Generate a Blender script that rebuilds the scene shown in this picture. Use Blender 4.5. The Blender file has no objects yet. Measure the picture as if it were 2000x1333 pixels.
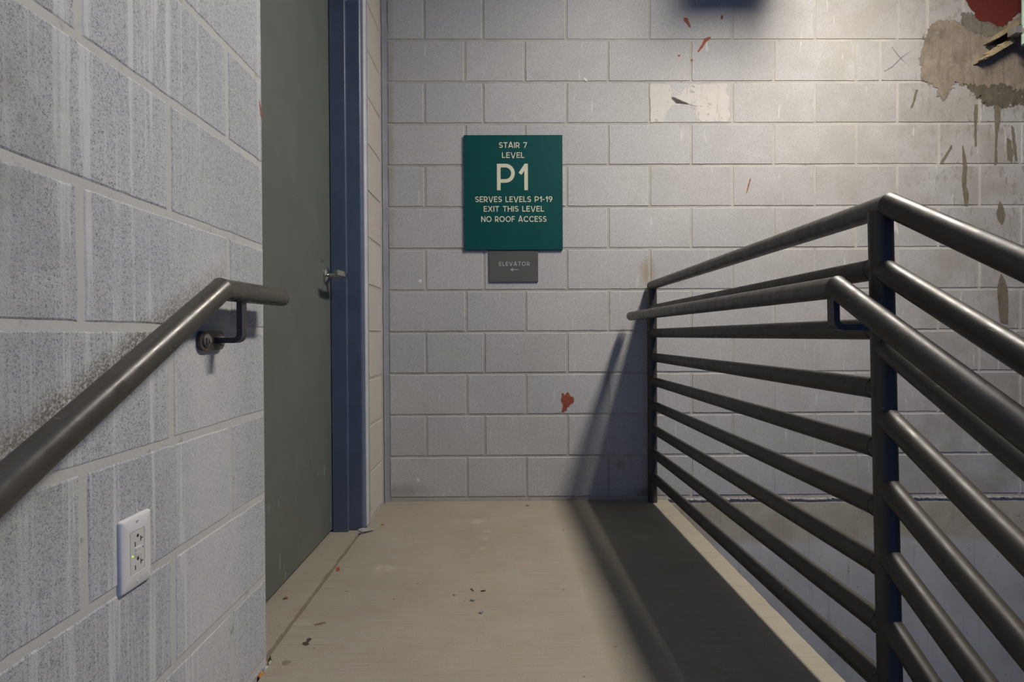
import bpy, bmesh, math, random
from mathutils import Vector, Matrix, noise
from mathutils.geometry import tessellate_polygon

random.seed(7)
S = bpy.context.scene
COL = S.collection
PI = math.pi

# ------------------------------------------------------------------ camera
EYE = 0.8092                       # eye height above the landing
P_, Y_, R_ = 0.0092, -0.00761, -0.0047
Rx = Matrix(((1, 0, 0), (0, math.cos(P_), -math.sin(P_)), (0, math.sin(P_), math.cos(P_))))
Ry = Matrix(((math.cos(Y_), 0, math.sin(Y_)), (0, 1, 0), (-math.sin(Y_), 0, math.cos(Y_))))
Rz = Matrix(((math.cos(R_), -math.sin(R_), 0), (math.sin(R_), math.cos(R_), 0), (0, 0, 1)))
RR = Rz @ Rx @ Ry
def w_(v): return Vector((v[0], v[2], -v[1]))
right, down, fwd = w_(RR[0]), w_(RR[1]), w_(RR[2])
cam = bpy.data.cameras.new('camera')
cam.sensor_width = 36.0
cam.lens = 36.0 * 1059.855 / 2000.0
cam.clip_start = 0.02
camo = bpy.data.objects.new('camera', cam); COL.objects.link(camo)
M = Matrix.Identity(4)
for i in range(3):
    M[i][0] = right[i]; M[i][1] = -down[i]; M[i][2] = -fwd[i]
M[0][3], M[1][3], M[2][3] = 0, 0, EYE
camo.matrix_world = M
S.camera = camo

# ------------------------------------------------------------------ light
wd = bpy.data.worlds.new('dusk'); S.world = wd; wd.use_nodes = True
bg = wd.node_tree.nodes['Background']
bg.inputs[0].default_value = (0.16, 0.36, 1.0, 1)
bg.inputs[1].default_value = 0.27
LAMP = 121.0                        # radiance of the strip lamp's lens
LAMP_COL = (1.0, 0.925, 0.825)
S.view_settings.view_transform = 'Standard'
S.view_settings.look = 'None'
S.view_settings.exposure = 0.0
S.view_settings.gamma = 1.0

# ------------------------------------------------------------------ node helpers
class N:
    def __init__(s, name):
        s.m = bpy.data.materials.new(name); s.m.use_nodes = True
        s.t = s.m.node_tree; s.b = s.t.nodes['Principled BSDF']
        s.co = s.t.nodes.new('ShaderNodeTexCoord').outputs['Object']
    def n(s, typ, **kw):
        x = s.t.nodes.new(typ)
        for k, v in kw.items(): setattr(x, k, v)
        return x
    def link(s, a, b): s.t.links.new(a, b)
    def put(s, sock, v):
        if hasattr(v, 'links') or isinstance(v, bpy.types.NodeSocket): s.link(v, sock)
        else: sock.default_value = v
    def mapping(s, scale, loc=(0, 0, 0)):
        m = s.n('ShaderNodeMapping'); s.link(s.co, m.inputs[0])
        m.inputs['Scale'].default_value = scale; m.inputs['Location'].default_value = loc
        return m.outputs[0]
    def noise(s, scale, detail=2, rough=.5, vec=None):
        x = s.n('ShaderNodeTexNoise'); s.link(vec or s.co, x.inputs['Vector'])
        x.inputs['Scale'].default_value = scale; x.inputs['Detail'].default_value = detail
        x.inputs['Roughness'].default_value = rough
        return x.outputs[0]
    def ramp(s, f, a, b, va=0., vb=1.):
        x = s.n('ShaderNodeMapRange'); s.link(f, x.inputs[0])
        for i, v in enumerate((a, b, va, vb)): x.inputs[i + 1].default_value = v
        return x.outputs[0]
    def math(s, op, a, b=0.):
        x = s.n('ShaderNodeMath', operation=op); s.put(x.inputs[0], a); s.put(x.inputs[1], b)
        return x.outputs[0]
    def mix(s, f, a, b, mode='MIX'):
        x = s.n('ShaderNodeMix', data_type='RGBA', blend_type=mode)
        s.put(x.inputs[0], f)
        for i, v in ((6, a), (7, b)):
            if isinstance(v, tuple): x.inputs[i].default_value = (*v, 1)
            else: s.link(v, x.inputs[i])
        return x.outputs[2]
    def axis(s, k):
        x = s.n('ShaderNodeSeparateXYZ'); s.link(s.co, x.inputs[0]); return x.outputs[k]
    def done(s, col, rough=.8, bump=None, dist=.001, strength=1., metal=0., spec=.5):
        if isinstance(col, tuple): s.b.inputs['Base Color'].default_value = (*col, 1)
        else: s.link(col, s.b.inputs['Base Color'])
        s.put(s.b.inputs['Roughness'], rough)
        s.b.inputs['Metallic'].default_value = metal
        s.b.inputs['Specular IOR Level'].default_value = spec
        if bump is not None:
            x = s.n('ShaderNodeBump'); x.inputs['Distance'].default_value = dist
            x.inputs['Strength'].default_value = strength
            s.link(bump, x.inputs['Height']); s.link(x.outputs[0], s.b.inputs['Normal'])
        return s.m

def mat_plain(name, col, rough=.5, metal=0., var=.12, bs=60, bd=.0004, spec=.5):
    k = N(name)
    nz = k.noise(9, 4, .6)
    c = k.mix(k.ramp(nz, .3, .7), tuple(v * (1 - var) for v in col), tuple(min(1, v * (1 + var)) for v in col))
    return k.done(c, rough, k.noise(bs, 3), bd, .6, metal, spec)

def mat_block(name, base, pit, pitcol, streak, splash):
    """painted concrete block: open-textured face, pits, drip streaks, grime"""
    k = N(name)
    at = k.n('ShaderNodeAttribute', attribute_name='tone')
    big = k.noise(2.2, 3, .55)
    col = k.mix(k.ramp(big, .3, .7), tuple(v * .93 for v in base), tuple(v * 1.05 for v in base))
    col = k.mix(1., col, at.outputs['Color'], 'MULTIPLY')
    grime = k.noise(5.5, 5, .65)
    col = k.mix(k.ramp(grime, .60, .80, 0, .30), col, (.30, .27, .21))
    f1 = k.noise(560, 2, .65); f2 = k.noise(290, 3, .65)
    mott = k.math('ADD', k.math('MULTIPLY', f1, .5), k.math('MULTIPLY', f2, .5))
    col = k.mix(1., col, k.mix(k.ramp(mott, .38, .60), (.84, .84, .86), (1.10, 1.10, 1.09)), 'MULTIPLY')
    pits = k.ramp(mott, .475, .385, 0, pit)
    lite = k.ramp(mott, .53, .66, 0, .35)
    if streak:
        sv = k.mapping((1, 46, 1.3))
        st = k.noise(1.0, 5, .68, sv)
        sm = k.math('MULTIPLY', k.ramp(st, .52, .60), k.ramp(k.noise(1.0, 2, .5, k.mapping((1, 4.2, .35), (0, 3.1, 0))), .38, .52))
        fine = k.ramp(k.noise(1.0, 2, .6, k.mapping((1, 210, 3.0))), .57, .66, 0, .75)
        sm = k.math('MAXIMUM', sm, k.math('MULTIPLY', fine, k.ramp(k.noise(3), .45, .6)))
        pits = k.math('MULTIPLY', pits, k.math('SUBTRACT', 1.0, k.math('MULTIPLY', sm, .85)))
        col = k.mix(k.math('MULTIPLY', sm, .80), col, (.68, .685, .69))
    col = k.mix(pits, col, pitcol)
    col = k.mix(lite, col, tuple(min(1, v * 1.28) for v in base))
    def spot(a0, b0, ra, rb, amt, c, col, axis=0):
        da = k.math('DIVIDE', k.math('SUBTRACT', k.axis(axis), a0), ra); db = k.math('DIVIDE', k.math('SUBTRACT', k.axis(2), b0), rb)
        d = k.math('SQRT', k.math('ADD', k.math('MULTIPLY', da, da), k.math('MULTIPLY', db, db)))
        d = k.math('ADD', d, k.math('MULTIPLY', k.math('SUBTRACT', k.noise(16, 5, .65), .5), 1.1))
        return k.mix(k.ramp(d, 1.0, .25, 0, amt), col, c)
    if streak:                                      # hand grime on the wall along the top of the rail
        t = k.math('SUBTRACT', k.axis(2), k.math('ADD', k.math('MULTIPLY', k.axis(1), .55), .302))
        t = k.math('ABSOLUTE', k.math('SUBTRACT', t, .012))
        t = k.math('ADD', t, k.math('MULTIPLY', k.math('SUBTRACT', k.noise(15, 5, .7), .5), .075))
        gm = k.math('MULTIPLY', k.ramp(t, .036, .004, 0, .85), k.math('MULTIPLY', k.ramp(k.axis(1), 1.20, 1.10), k.ramp(f2, .62, .45)))
        col = k.mix(gm, col, (.15, .13, .085))
        col = spot(1.105, .86, .06, .07, .5, (.40, .37, .25), col, 1)
        col = spot(.46, .98, .36, .75, .6, (.24, .225, .20), col, 1)  # brown grime, deepened to paint in the dimmer light at the near end
        col = spot(1.09, .50, .17, .75, .45, (.70, .70, .69), col, 1)  # pale streak area, lightened further in place of stronger light low down
    if splash:
        col = spot(.688, 1.115, .045, .085, .75, (.36, .27, .16), col)
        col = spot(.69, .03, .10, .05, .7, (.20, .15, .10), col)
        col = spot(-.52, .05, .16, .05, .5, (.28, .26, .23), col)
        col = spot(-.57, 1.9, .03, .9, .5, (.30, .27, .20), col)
        col = spot(.55, .18, .03, .03, .6, (.26, .23, .17), col)
        sx = k.axis(0); sz = k.axis(2)
        zone = k.math('MULTIPLY', k.ramp(sx, 1.85, 2.3), k.ramp(sz, .7, 1.7))
        fl = k.noise(1.0, 4, .62, k.mapping((44, 1, 17), (2, 0, 5)))
        fm = k.math('MULTIPLY', k.ramp(fl, .565, .615), zone)
        col = k.mix(k.math('MULTIPLY', fm, .75), col, (.20, .165, .115))
        dust_falloff = k.math('MULTIPLY', k.ramp(sx, .5, 2.4), k.ramp(k.noise(4.5, 5, .65), .22, .60))  # brown dirt plus painted light falloff, darker towards the right
        col = k.mix(k.math('MULTIPLY', dust_falloff, .85), col, (.31, .28, .235))
        dr = k.noise(1.0, 2, .5, k.mapping((62, 1, 7), (7, 0, 1)))
        col = k.mix(k.ramp(dr, .70, .74, 0, .5), col, (.70, .69, .66))
    return k.done(col, .75, mott, .0012, .9, 0, .3)

def mat_mortar(name, base, warm):
    k = N(name)
    f = k.noise(8, 4, .6)
    col = k.mix(k.ramp(f, .35, .68), base, warm)
    col = k.mix(k.ramp(k.noise(26, 4, .65), .60, .72, 0, .55), col, (.20, .18, .14))
    return k.done(col, .8, k.noise(120, 3), .0008, .6, 0, .3)

def mat_floor(name):
    k = N(name)
    b = k.noise(2.6, 5, .6)
    col = k.mix(k.ramp(b, .3, .7), (.30, .272, .212), (.365, .333, .268))
    c2 = k.noise(11, 5, .65)
    col = k.mix(k.ramp(c2, .55, .75, 0, .45), col, (.30, .235, .165))
    lines = k.noise(1.0, 3, .6, k.mapping((4.5, 330, 1)))
    col = k.mix(k.ramp(lines, .48, .36, 0, .45), col, (.22, .185, .14))
    sp = k.noise(330, 3, .7)
    col = k.mix(k.ramp(sp, .56, .68, 0, .35), col, (.50, .455, .37))
    col = k.mix(k.ramp(sp, .45, .33, 0, .6), col, (.19, .15, .11))
    spots = k.noise(38, 2, .5)
    col = k.mix(k.ramp(spots, .73, .77, 0, .8), col, (.13, .09, .06))
    red = k.math('MULTIPLY', k.ramp(k.noise(4.1, 5, .7), .62, .74), .35)
    col = k.mix(red, col, (.42, .20, .13))
    pale = k.ramp(k.noise(6.3, 3, .5, k.mapping((1, 1, 1), (4, 9, 0))), .66, .76, 0, .35)
    col = k.mix(pale, col, (.56, .50, .41))
    hgt = k.math('ADD', k.math('MULTIPLY', lines, .8), k.math('MULTIPLY', sp, .5))
    return k.done(col, .78, hgt, .0012, .7, 0, .35)

def mat_concrete(name):
    k = N(name)
    b = k.noise(3, 5, .65)
    grey = k.mix(k.ramp(b, .3, .7), (.43, .425, .40), (.58, .57, .535))
    brown = k.mix(k.ramp(k.noise(7, 5, .65), .35, .65), (.38, .345, .26), (.50, .455, .355))
    z = k.axis(2)
    zz = k.math('ADD', z, k.math('MULTIPLY', k.math('SUBTRACT', k.noise(5, 4, .6), .5), .10))
    col = k.mix(k.ramp(zz, -.23, -.19), grey, brown)
    st = k.noise(1.0, 3, .6, k.mapping((34, 1, 2.2)))
    col = k.mix(k.ramp(st, .60, .72, 0, .35), col, (.16, .15, .135))
    st2 = k.noise(1.0, 3, .6, k.mapping((42, 1, 5), (3, 0, 2)))
    col = k.mix(k.ramp(st2, .66, .72, 0, .4), col, (.52, .52, .51))
    col = k.mix(k.ramp(k.noise(60, 2), .70, .76, 0, .6), col, (.10, .09, .08))
    return k.done(col, .8, k.noise(90, 4), .0012, .6, 0, .3)

def mat_pipe(name, col, rough):
    k = N(name)
    f = k.noise(14, 5, .65)
    c = k.mix(k.ramp(f, .3, .7), tuple(v * .88 for v in col), tuple(v * 1.12 for v in col))
    c = k.mix(k.ramp(k.noise(33, 4, .7), .66, .74, 0, .5), c, (.11, .05, .03))
    sc = k.noise(1.0, 2, .5, k.mapping((30, 30, 160)))
    c = k.mix(k.ramp(sc, .72, .75, 0, .5), c, (.28, .26, .22))
    r = k.ramp(k.noise(40, 3), .3, .7, rough - .06, rough + .10)
    h = k.math('ADD', k.noise(28, 3, .5), k.math('MULTIPLY', k.noise(160, 2), .25))
    return k.done(c, r, h, .0011, .35, 0, .55)

def mat_door(name):
    k = N(name)
    f = k.noise(6, 4, .6)
    c = k.mix(k.ramp(f, .3, .7), (.115, .128, .112), (.142, .155, .137))
    sc = k.noise(1.0, 3, .6, k.mapping((1, 48, 9)))
    low = k.ramp(k.axis(2), .75, .10)
    c = k.mix(k.math('MULTIPLY', k.math('MULTIPLY', k.ramp(sc, .66, .72), low), .5), c, (.38, .39, .37))
    sc2 = k.noise(1.0, 2, .5, k.mapping((1, 130, 22), (0, 2, 7)))
    c = k.mix(k.ramp(sc2, .77, .80, 0, .45), c, (.40, .41, .39))
    return k.done(c, .55, k.noise(300, 2), .0004, .4, 0, .4)

def emit(name, col, strength):
    m = bpy.data.materials.new(name); m.use_nodes = True
    b = m.node_tree.nodes['Principled BSDF']
    b.inputs['Base Color'].default_value = (*col, 1)
    b.inputs['Emission Color'].default_value = (*col, 1)
    b.inputs['Emission Strength'].default_value = strength
    return m

BLK_L = mat_block('block_paint_near', (.51, .525, .55), .80, (.10, .11, .15), True, False)
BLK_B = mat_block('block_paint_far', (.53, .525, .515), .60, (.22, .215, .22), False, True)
BLK_R = mat_block('block_paint_return', (.55, .52, .47), .25, (.26, .25, .23), False, False)
MOR_L = mat_mortar('mortar_near', (.53, .53, .52), (.565, .56, .53))
MOR_B = mat_mortar('mortar_far', (.40, .38, .345), (.50, .475, .42))
FLOOR = mat_floor('broomed_concrete')
CONC = mat_concrete('cast_concrete')
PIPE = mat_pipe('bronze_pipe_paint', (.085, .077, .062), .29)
PIPE_D = mat_pipe('bronze_pipe_paint_worn_backlit', (.046, .040, .031), .48)  # matte dusty finish; base colour also darkened for back-lit rails
PIPE_R = mat_pipe('bronze_pipe_paint_backlit', (.044, .040, .033), .43)  # same bronze paint, darkened to stand in for back-lit shade
DOOR = mat_door('door_paint')
FRAME = mat_plain('frame_paint', (.085, .115, .18), .38)
BEAD = mat_plain('casing_paint', (.62, .64, .66), .4)
CAULK = mat_plain('caulk', (.27, .28, .31), .8, bs=90, bd=.002)
DARK = mat_plain('dark_gap', (.015, .013, .012), .9)
CHROME = mat_plain('satin_chrome', (.62, .60, .55), .22, 1.0, .04)
PLASTIC = mat_plain('white_plastic', (.74, .74, .75), .3, 0, .02, 200, .0001)
PLAST2 = mat_plain('offwhite_plastic', (.66, .65, .62), .35, 0, .02, 200, .0001)
SLOT = mat_plain('slot_dark', (.03, .03, .035), .6)
LED = emit('led_green', (.45, .95, .05), 1.2)
GREEN = mat_plain('sign_green', (.0012, .072, .070), .5, 0, .07, 260, .0002, .22)
CREAM = mat_plain('sign_cream', (.72, .70, .52), .5, 0, .03, 200, .0001)
GREYS = mat_plain('sign_taupe', (.105, .098, .095), .5, 0, .08, 260, .0002)
SILV = mat_plain('sign_light_grey', (.50, .49, .46), .5, 0, .03, 200, .0001)
BRACK = mat_plain('bracket_paint', (.055, .050, .058), .4)
BRACKB = mat_plain('bracket_brown', (.10, .075, .062), .45, 0, .3)
STEEL = mat_plain('bolt_steel', (.30, .28, .26), .45, .4, .2)
MUD = mat_plain('dusty_steel', (.27, .215, .125), .85, 0, .35, 60, .004)
STONE = mat_plain('mortar_chip', (.33, .32, .31), .85, 0, .3, 80, .003)
PALEST = mat_plain('pale_gravel', (.50, .49, .46), .85, 0, .25, 80, .002)
ORANGE = mat_plain('orange_chip', (.55, .22, .04), .6)
LEAF = mat_plain('dry_leaf_brown', (.24, .085, .035), .7)
TWIG = mat_plain('twig_brown', (.12, .085, .055), .8)
PIPEG = mat_plain('pale_green_pipe', (.50, .68, .58), .3)
LENS = emit('lamp_lens', LAMP_COL, LAMP)
HOUS = mat_plain('lamp_housing', (.6, .6, .6), .5)
PLAIN = mat_plain('plain_concrete', (.05, .05, .055), .85, 0, .15, 30, .002)

def stain(name, col, var=.25, bs=50, bd=.003, amax=1., grain=70, hold=.0, rich=False):
    k = N(name)
    f = k.noise(26, 5, .7)
    c = k.mix(k.ramp(f, .3, .7), tuple(v * (1 - var) for v in col), tuple(min(1, v * (1 + var)) for v in col))
    tr = k.noise(1.0, 4, .6, k.mapping((60, 1, 8)))
    c = k.mix(k.ramp(tr, .58, .70, 0, .5), c, tuple(v * .55 for v in col))
    if rich:
        big = k.noise(9, 6, .7)
        c = k.mix(k.ramp(big, .52, .68, 0, .75), c, tuple(v * .5 for v in col))
        c = k.mix(k.ramp(k.noise(11, 4, .6, k.mapping((1, 1, 1), (3, 1, 5))), .55, .70, 0, .6), c, tuple(min(1, v * 1.45) for v in col))
        tw = k.noise(1.0, 3, .6, k.mapping((52, 1, 5), (1, 0, 1)))
        c = k.mix(k.ramp(tw, .42, .34, 0, .5), c, tuple(v * .6 for v in col))
    at = k.n('ShaderNodeAttribute', attribute_name='film')
    g = k.math('ADD', k.math('MULTIPLY', k.noise(grain, 4, .7), 1.0), k.math('MULTIPLY', k.noise(grain * .25, 3, .6), .8))
    a = k.math('ADD', at.outputs['Fac'], k.math('MULTIPLY', k.math('SUBTRACT', g, .9), 1.5))
    al = k.ramp(a, .42 + hold, .60 + hold, 0, amax)
    k.link(al, k.b.inputs['Alpha'])
    return k.done(c, .85, k.math('ADD', k.noise(bs, 5, .7), k.math('MULTIPLY', tr, .6)), bd, .8, 0, .25)
ST = {'pale': stain('pale_skim', (.66, .63, .585), .05, 200, .0006, .9, 45, .12),
      'grout': stain('tan_grout', (.285, .235, .18), .16, 40, .006, .95, 60, .05, True),
      'grey': stain('grey_grout', (.20, .18, .14), .3, 40, .004, .9, 60, .1, True),
      'dirt': stain('olive_dirt', (.145, .125, .088), .3, 40, .005, .85, 50, .15, True),
      'red': stain('red_primer', (.125, .022, .016), .16, 60, .001, 1., 60),
      'redm': stain('red_smudge', (.34, .085, .045), .25, 120, .001, .85, 160, .2),
      'fleck': stain('red_fleck', (.40, .12, .07), .2, 120, .001, .8, 200),
      'drip': stain('olive_drip', (.20, .17, .12), .2, 80, .001, .8, 120, .1),
      'x': stain('pencil_mark', (.20, .20, .20), .2, 120, .0005, .7, 200),
      'white': stain('white_paint_dot', (.80, .80, .82), .05, 120, .0005, 1., 200),
      'rust': stain('rust_stain', (.36, .27, .17), .2, 80, .001)}

# ------------------------------------------------------------------ object helpers
def link(name, me, mats, parent=None):
    o = bpy.data.objects.new(name, me); COL.objects.link(o)
    for m in (mats if isinstance(mats, (list, tuple)) else [mats]): me.materials.append(m)
    if parent is not None: o.parent = parent
    return o
def obj(name, bm, mats, parent=None, smooth=False, loc=None):
    bmesh.ops.recalc_face_normals(bm, faces=bm.faces[:])
    me = bpy.data.meshes.new(name); bm.to_mesh(me); bm.free()
    if smooth:
        for p in me.polygons: p.use_smooth = True
        me.set_sharp_from_angle(angle=math.radians(40))
    o = link(name, me, mats, parent)
    if loc is not None: o.location = loc
    return o
def empty(name, loc=(0, 0, 0)):
    o = bpy.data.objects.new(name, None); COL.objects.link(o); o.location = loc
    o.empty_display_size = .05
    return o
def tag(o, label, cat, group=None):
    o['label'] = label; o['category'] = cat
    if group: o['group'] = group
    return o
def struct(o, label=None, cat=None):
    o['kind'] = 'structure'
    if label: o['label'] = label
    if cat: o['category'] = cat
    return o
def box(bm, x0, x1, y0, y1, z0, z1, bev=0., seg=2):
    r = bmesh.ops.create_cube(bm, size=1)
    vs = r['verts']
    for v in vs:
        v.co = Vector(((x0 + x1) / 2 + v.co.x * (x1 - x0), (y0 + y1) / 2 + v.co.y * (y1 - y0), (z0 + z1) / 2 + v.co.z * (z1 - z0)))
    if bev:
        es = set(e for v in vs for e in v.link_edges)
        bmesh.ops.bevel(bm, geom=list(es), offset=bev, segments=seg, affect='EDGES', profile=.5)
def cyl(bm, p0, p1, r, n=24, r2=None):
    p0, p1 = Vector(p0), Vector(p1); d = p1 - p0
    q = d.to_track_quat('Z', 'Y').to_matrix().to_4x4()
    q.translation = (p0 + p1) / 2
    bmesh.ops.create_cone(bm, cap_ends=True, segments=n, radius1=r, radius2=r if r2 is None else r2, depth=d.length, matrix=q)
def tube(bm, pts, r, n=40, cap0=True, cap1=True):
    """round pipe along a polyline, mitred at its corners, slightly domed ends"""
    pts = [Vector(p) for p in pts]; rings = []
    d0 = (pts[1] - pts[0]).normalized()
    up = Vector((1, 0, 0)) if abs(d0.x) < .9 else Vector((0, 0, 1))
    u = d0.cross(up).normalized(); v = d0.cross(u).normalized()
    def ring(c, d, plane_n, rad):
        out = []
        for i in range(n):
            a = 2 * PI * i / n
            off = (u * math.cos(a) + v * math.sin(a)) * rad
            t = -(off.dot(plane_n)) / d.dot(plane_n)
            out.append(bm.verts.new(c + off + d * t))
        return out
    e = r * .22
    if cap0:
        rings.append(ring(pts[0], d0, d0, r * .72)); rings.append(ring(pts[0] + d0 * e * .3, d0, d0, r * .92))
        rings.append(ring(pts[0] + d0 * e, d0, d0, r))
    else: rings.append(ring(pts[0], d0, d0, r))
    for i in range(1, len(pts) - 1):
        a = (pts[i] - pts[i - 1]).normalized(); b = (pts[i + 1] - pts[i]).normalized()
        pn = (a + b).normalized()
        for off, k_ in ((-.0035, 1.0), (-.0015, 1.035), (.0015, 1.035)): rings.append(ring(pts[i] + a * off if off < 0 else pts[i], a, pn, r * k_))
        ax = a.cross(b)
        if ax.length > 1e-6:
            q = Matrix.Rotation(a.angle(b), 3, ax.normalized()); u = q @ u; v = q @ v
        rings.append(ring(pts[i] + b * .0022, b, pn, r))
    d1 = (pts[-1] - pts[-2]).normalized()
    if cap1:
        rings.append(ring(pts[-1] - d1 * e, d1, d1, r)); rings.append(ring(pts[-1] - d1 * e * .3, d1, d1, r * .92))
        rings.append(ring(pts[-1], d1, d1, r * .72))
    else: rings.append(ring(pts[-1], d1, d1, r))
    for A, B in zip(rings, rings[1:]):
        for i in range(n): bm.faces.new((A[i], A[(i + 1) % n], B[(i + 1) % n], B[i]))
    bm.faces.new(rings[0]); bm.faces.new(rings[-1][::-1])
def flatbar(bm, pts, wdir, w, t):
    """flat bar bent along a polyline; wdir = direction of its width, t = thickness in the bend plane"""
    pts = [Vector(p) for p in pts]; wd_ = Vector(wdir).normalized(); rings = []
    for i, p in enumerate(pts):
        a = (pts[i] - pts[i - 1]).normalized() if i else (pts[1] - pts[0]).normalized()
        b = (pts[i + 1] - pts[i]).normalized() if i < len(pts) - 1 else a
        na = a.cross(wd_).normalized(); nb = b.cross(wd_).normalized()
        m = (na + nb).normalized(); k = 1 / max(.5, m.dot(na))
        rings.append([bm.verts.new(p + m * k * t / 2 * s1 + wd_ * w / 2 * s2) for s1, s2 in ((1, 1), (1, -1), (-1, -1), (-1, 1))])
    for A, B in zip(rings, rings[1:]):
        for i in range(4): bm.faces.new((A[i], A[(i + 1) % 4], B[(i + 1) % 4], B[i]))
    bm.faces.new(rings[0]); bm.faces.new(rings[-1][::-1])
def arc(c, r, a0, a1, n, ax, ay):
    c = Vector(c); ax = Vector(ax); ay = Vector(ay)
    return [c + ax * r * math.cos(a0 + (a1 - a0) * i / n) + ay * r * math.sin(a0 + (a1 - a0) * i / n) for i in range(n + 1)]
def rock(bm, c, sx, sy, sz, seed=0, sub=2):
    r = bmesh.ops.create_icosphere(bm, subdivisions=sub, radius=1)
    for v in r['verts']:
        d = v.co.copy()
        k = 1 + .45 * noise.noise(d * 1.3 + Vector((seed * 3.7, seed * 1.3, 0))) + .2 * noise.noise(d * 3.1 + Vector((seed, 0, seed)))
        v.co = Vector((d.x * sx * k, d.y * sy * k, max(d.z, -.75) * sz * k)) + Vector(c)

# ------------------------------------------------------------------ block walls
RISE = .2032
Z0 = .0158                         # height of the lowest bed joint above the landing
def wall_blocks(name, O, U, Nn, rects, mats, base_rect, relief=.0032, jit=.0008, seed=1, ch=.0030):
    """O origin, U horizontal axis, Nn outward normal. rects = (u0,u1,z0,z1) block faces.
    Mortar is a slab behind; each block face stands proud with worn, slightly wavy edges."""
    rnd = random.Random(seed); CH = ch
    O, U, Nn = Vector(O), Vector(U), Vector(Nn); Zv = Vector((0, 0, 1))
    bm = bmesh.new(); tone = bm.loops.layers.float_color.new('tone')
    def P(u, z, d): return O + U * u + Zv * z + Nn * d
    u0, u1, z0, z1, th = base_rect
    q = [bm.verts.new(P(u, z, d)) for d in (-relief, -th) for u, z in ((u0, z0), (u1, z0), (u1, z1), (u0, z1))]
    for f in ((0, 1, 2, 3), (7, 6, 5, 4), (0, 4, 5, 1), (1, 5, 6, 2), (2, 6, 7, 3), (3, 7, 4, 0)):
        fc = bm.faces.new([q[i] for i in f]); fc.material_index = 1
        for l in fc.loops: l[tone] = (1, 1, 1, 1)
    for bi, (a, b, c, d) in enumerate(rects):
        g = rnd.uniform(.93, 1.04); w = rnd.uniform(-.012, .012)
        colr = (g + w, g, g - w, 1); off = rnd.uniform(-.0005, .0005)
        def side(p, q_):
            k = max(2, int((Vector(q_) - Vector(p)).length / .022))
            return [Vector(p).lerp(Vector(q_), i / k) for i in range(k)]
        loop = side((a, c), (b, c)) + side((b, c), (b, d)) + side((b, d), (a, d)) + side((a, d), (a, c))
        ctr = Vector(((a + b) / 2, (c + d) / 2))
        inner, outer = [], []
        for p in loop:
            nv = Vector((p.x * 31, p.y * 31, seed * 7.1 + bi * .37))
            dx = noise.noise(nv) * jit * 2.2 + noise.noise(nv * 3.3) * jit
            dy = noise.noise(nv + Vector((9, 4, 2))) * jit * 2.2 + noise.noise(nv * 3.3 + Vector((5, 1, 8))) * jit
            cx = CH if p.x < ctr.x else -CH; cy = CH if p.y < ctr.y else -CH
            ex = abs(p.x - a) < 1e-6 or abs(p.x - b) < 1e-6; ey = abs(p.y - c) < 1e-6 or abs(p.y - d) < 1e-6
            inner.append(bm.verts.new(P(p.x + dx + (cx if ex else 0), p.y + dy + (cy if ey else 0), off)))
            outer.append(bm.verts.new(P(p.x + dx * .6, p.y + dy * .6, -relief - .001)))
        f = bm.faces.new(inner); fs = [f]; n = len(loop)
        for i in range(n): fs.append(bm.faces.new((inner[i], inner[(i + 1) % n], outer[(i + 1) % n], outer[i])))
        for f in fs:
            f.material_index = 0
            for l in f.loops: l[tone] = colr
    return obj(name, bm, mats)

J = .0047   # half joint
# back wall ------------------------------------------------------------
def row_z(r): return Z0 + RISE * (11 - r), Z0 + RISE * (12 - r)     # row r spans joints r-1 .. r
rects = []
DEP = 2.6574
for r in range(-3, 12):
    za, zb = row_z(r)
    if r % 2 == 0:
        xs = [-.600, -.4015, -.1157] + [-.1157 + .4064 * k for k in range(1, 5)]
        xs += ([1.9163, 2.0625, 2.238, 2.64, 3.0] if r == 0 else [-.1157 + .4064 * k for k in range(5, 8)])
    else:
        xs = [-.600, -.2035, .0875] + [.0875 + .4064 * k for k in range(1, 5)]
        xs += ([1.832, 2.1195, 2.526, 2.95] if r == 1 else [.0875 + .4064 * k for k in range(5, 8)])
    for i, (a, b) in enumerate(zip(xs, xs[1:])):
        rects.append((a + (J if i else .020), b - J, za + J, zb - J))
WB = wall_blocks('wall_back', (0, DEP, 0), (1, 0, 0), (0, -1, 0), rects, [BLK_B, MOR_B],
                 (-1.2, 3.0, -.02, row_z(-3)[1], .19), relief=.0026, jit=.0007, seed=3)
struct(WB, 'grey painted concrete block wall straight ahead, carrying the signs', 'wall')
# left wall ------------------------------------------------------------
rects = []
XL = -.6018; END = 1.3445
for r in range(-3, 12):
    za, zb = row_z(r)
    ys = [1.178, .772, .366, -.04, -.446, -.852] if r % 2 == 1 else [.975, .569, .163, -.243, -.65, -1.056]
    edges = [END] + ys
    for i, (b, a) in enumerate(zip(edges, edges[1:])):
        rects.append((a + J, b - (J if i else 0), za + J - .0026, zb - J - .0026))
for r in range(12, 20):
    za, zb = row_z(r)
    ys = [1.178, .772, .366, -.04, -.446, -.852] if r % 2 == 1 else [.975, .569, .163, -.243, -.65, -1.056]
    edges = [END] + ys
    for i, (b, a) in enumerate(zip(edges, edges[1:])):
        rects.append((a + J, b - (J if i else 0), za + J - .0026, zb - J - .0026))
WL = wall_blocks('wall_left', (XL, 0, 0), (0, 1, 0), (1, 0, 0), rects, [BLK_L, MOR_L],
                 (-1.05, END - .002, row_z(19)[0], row_z(-3)[1], .19), relief=.0013, jit=.0009, ch=.0050, seed=5)
struct(WL, 'near grey block wall on the left carrying the handrail and the outlet', 'wall')
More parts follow.
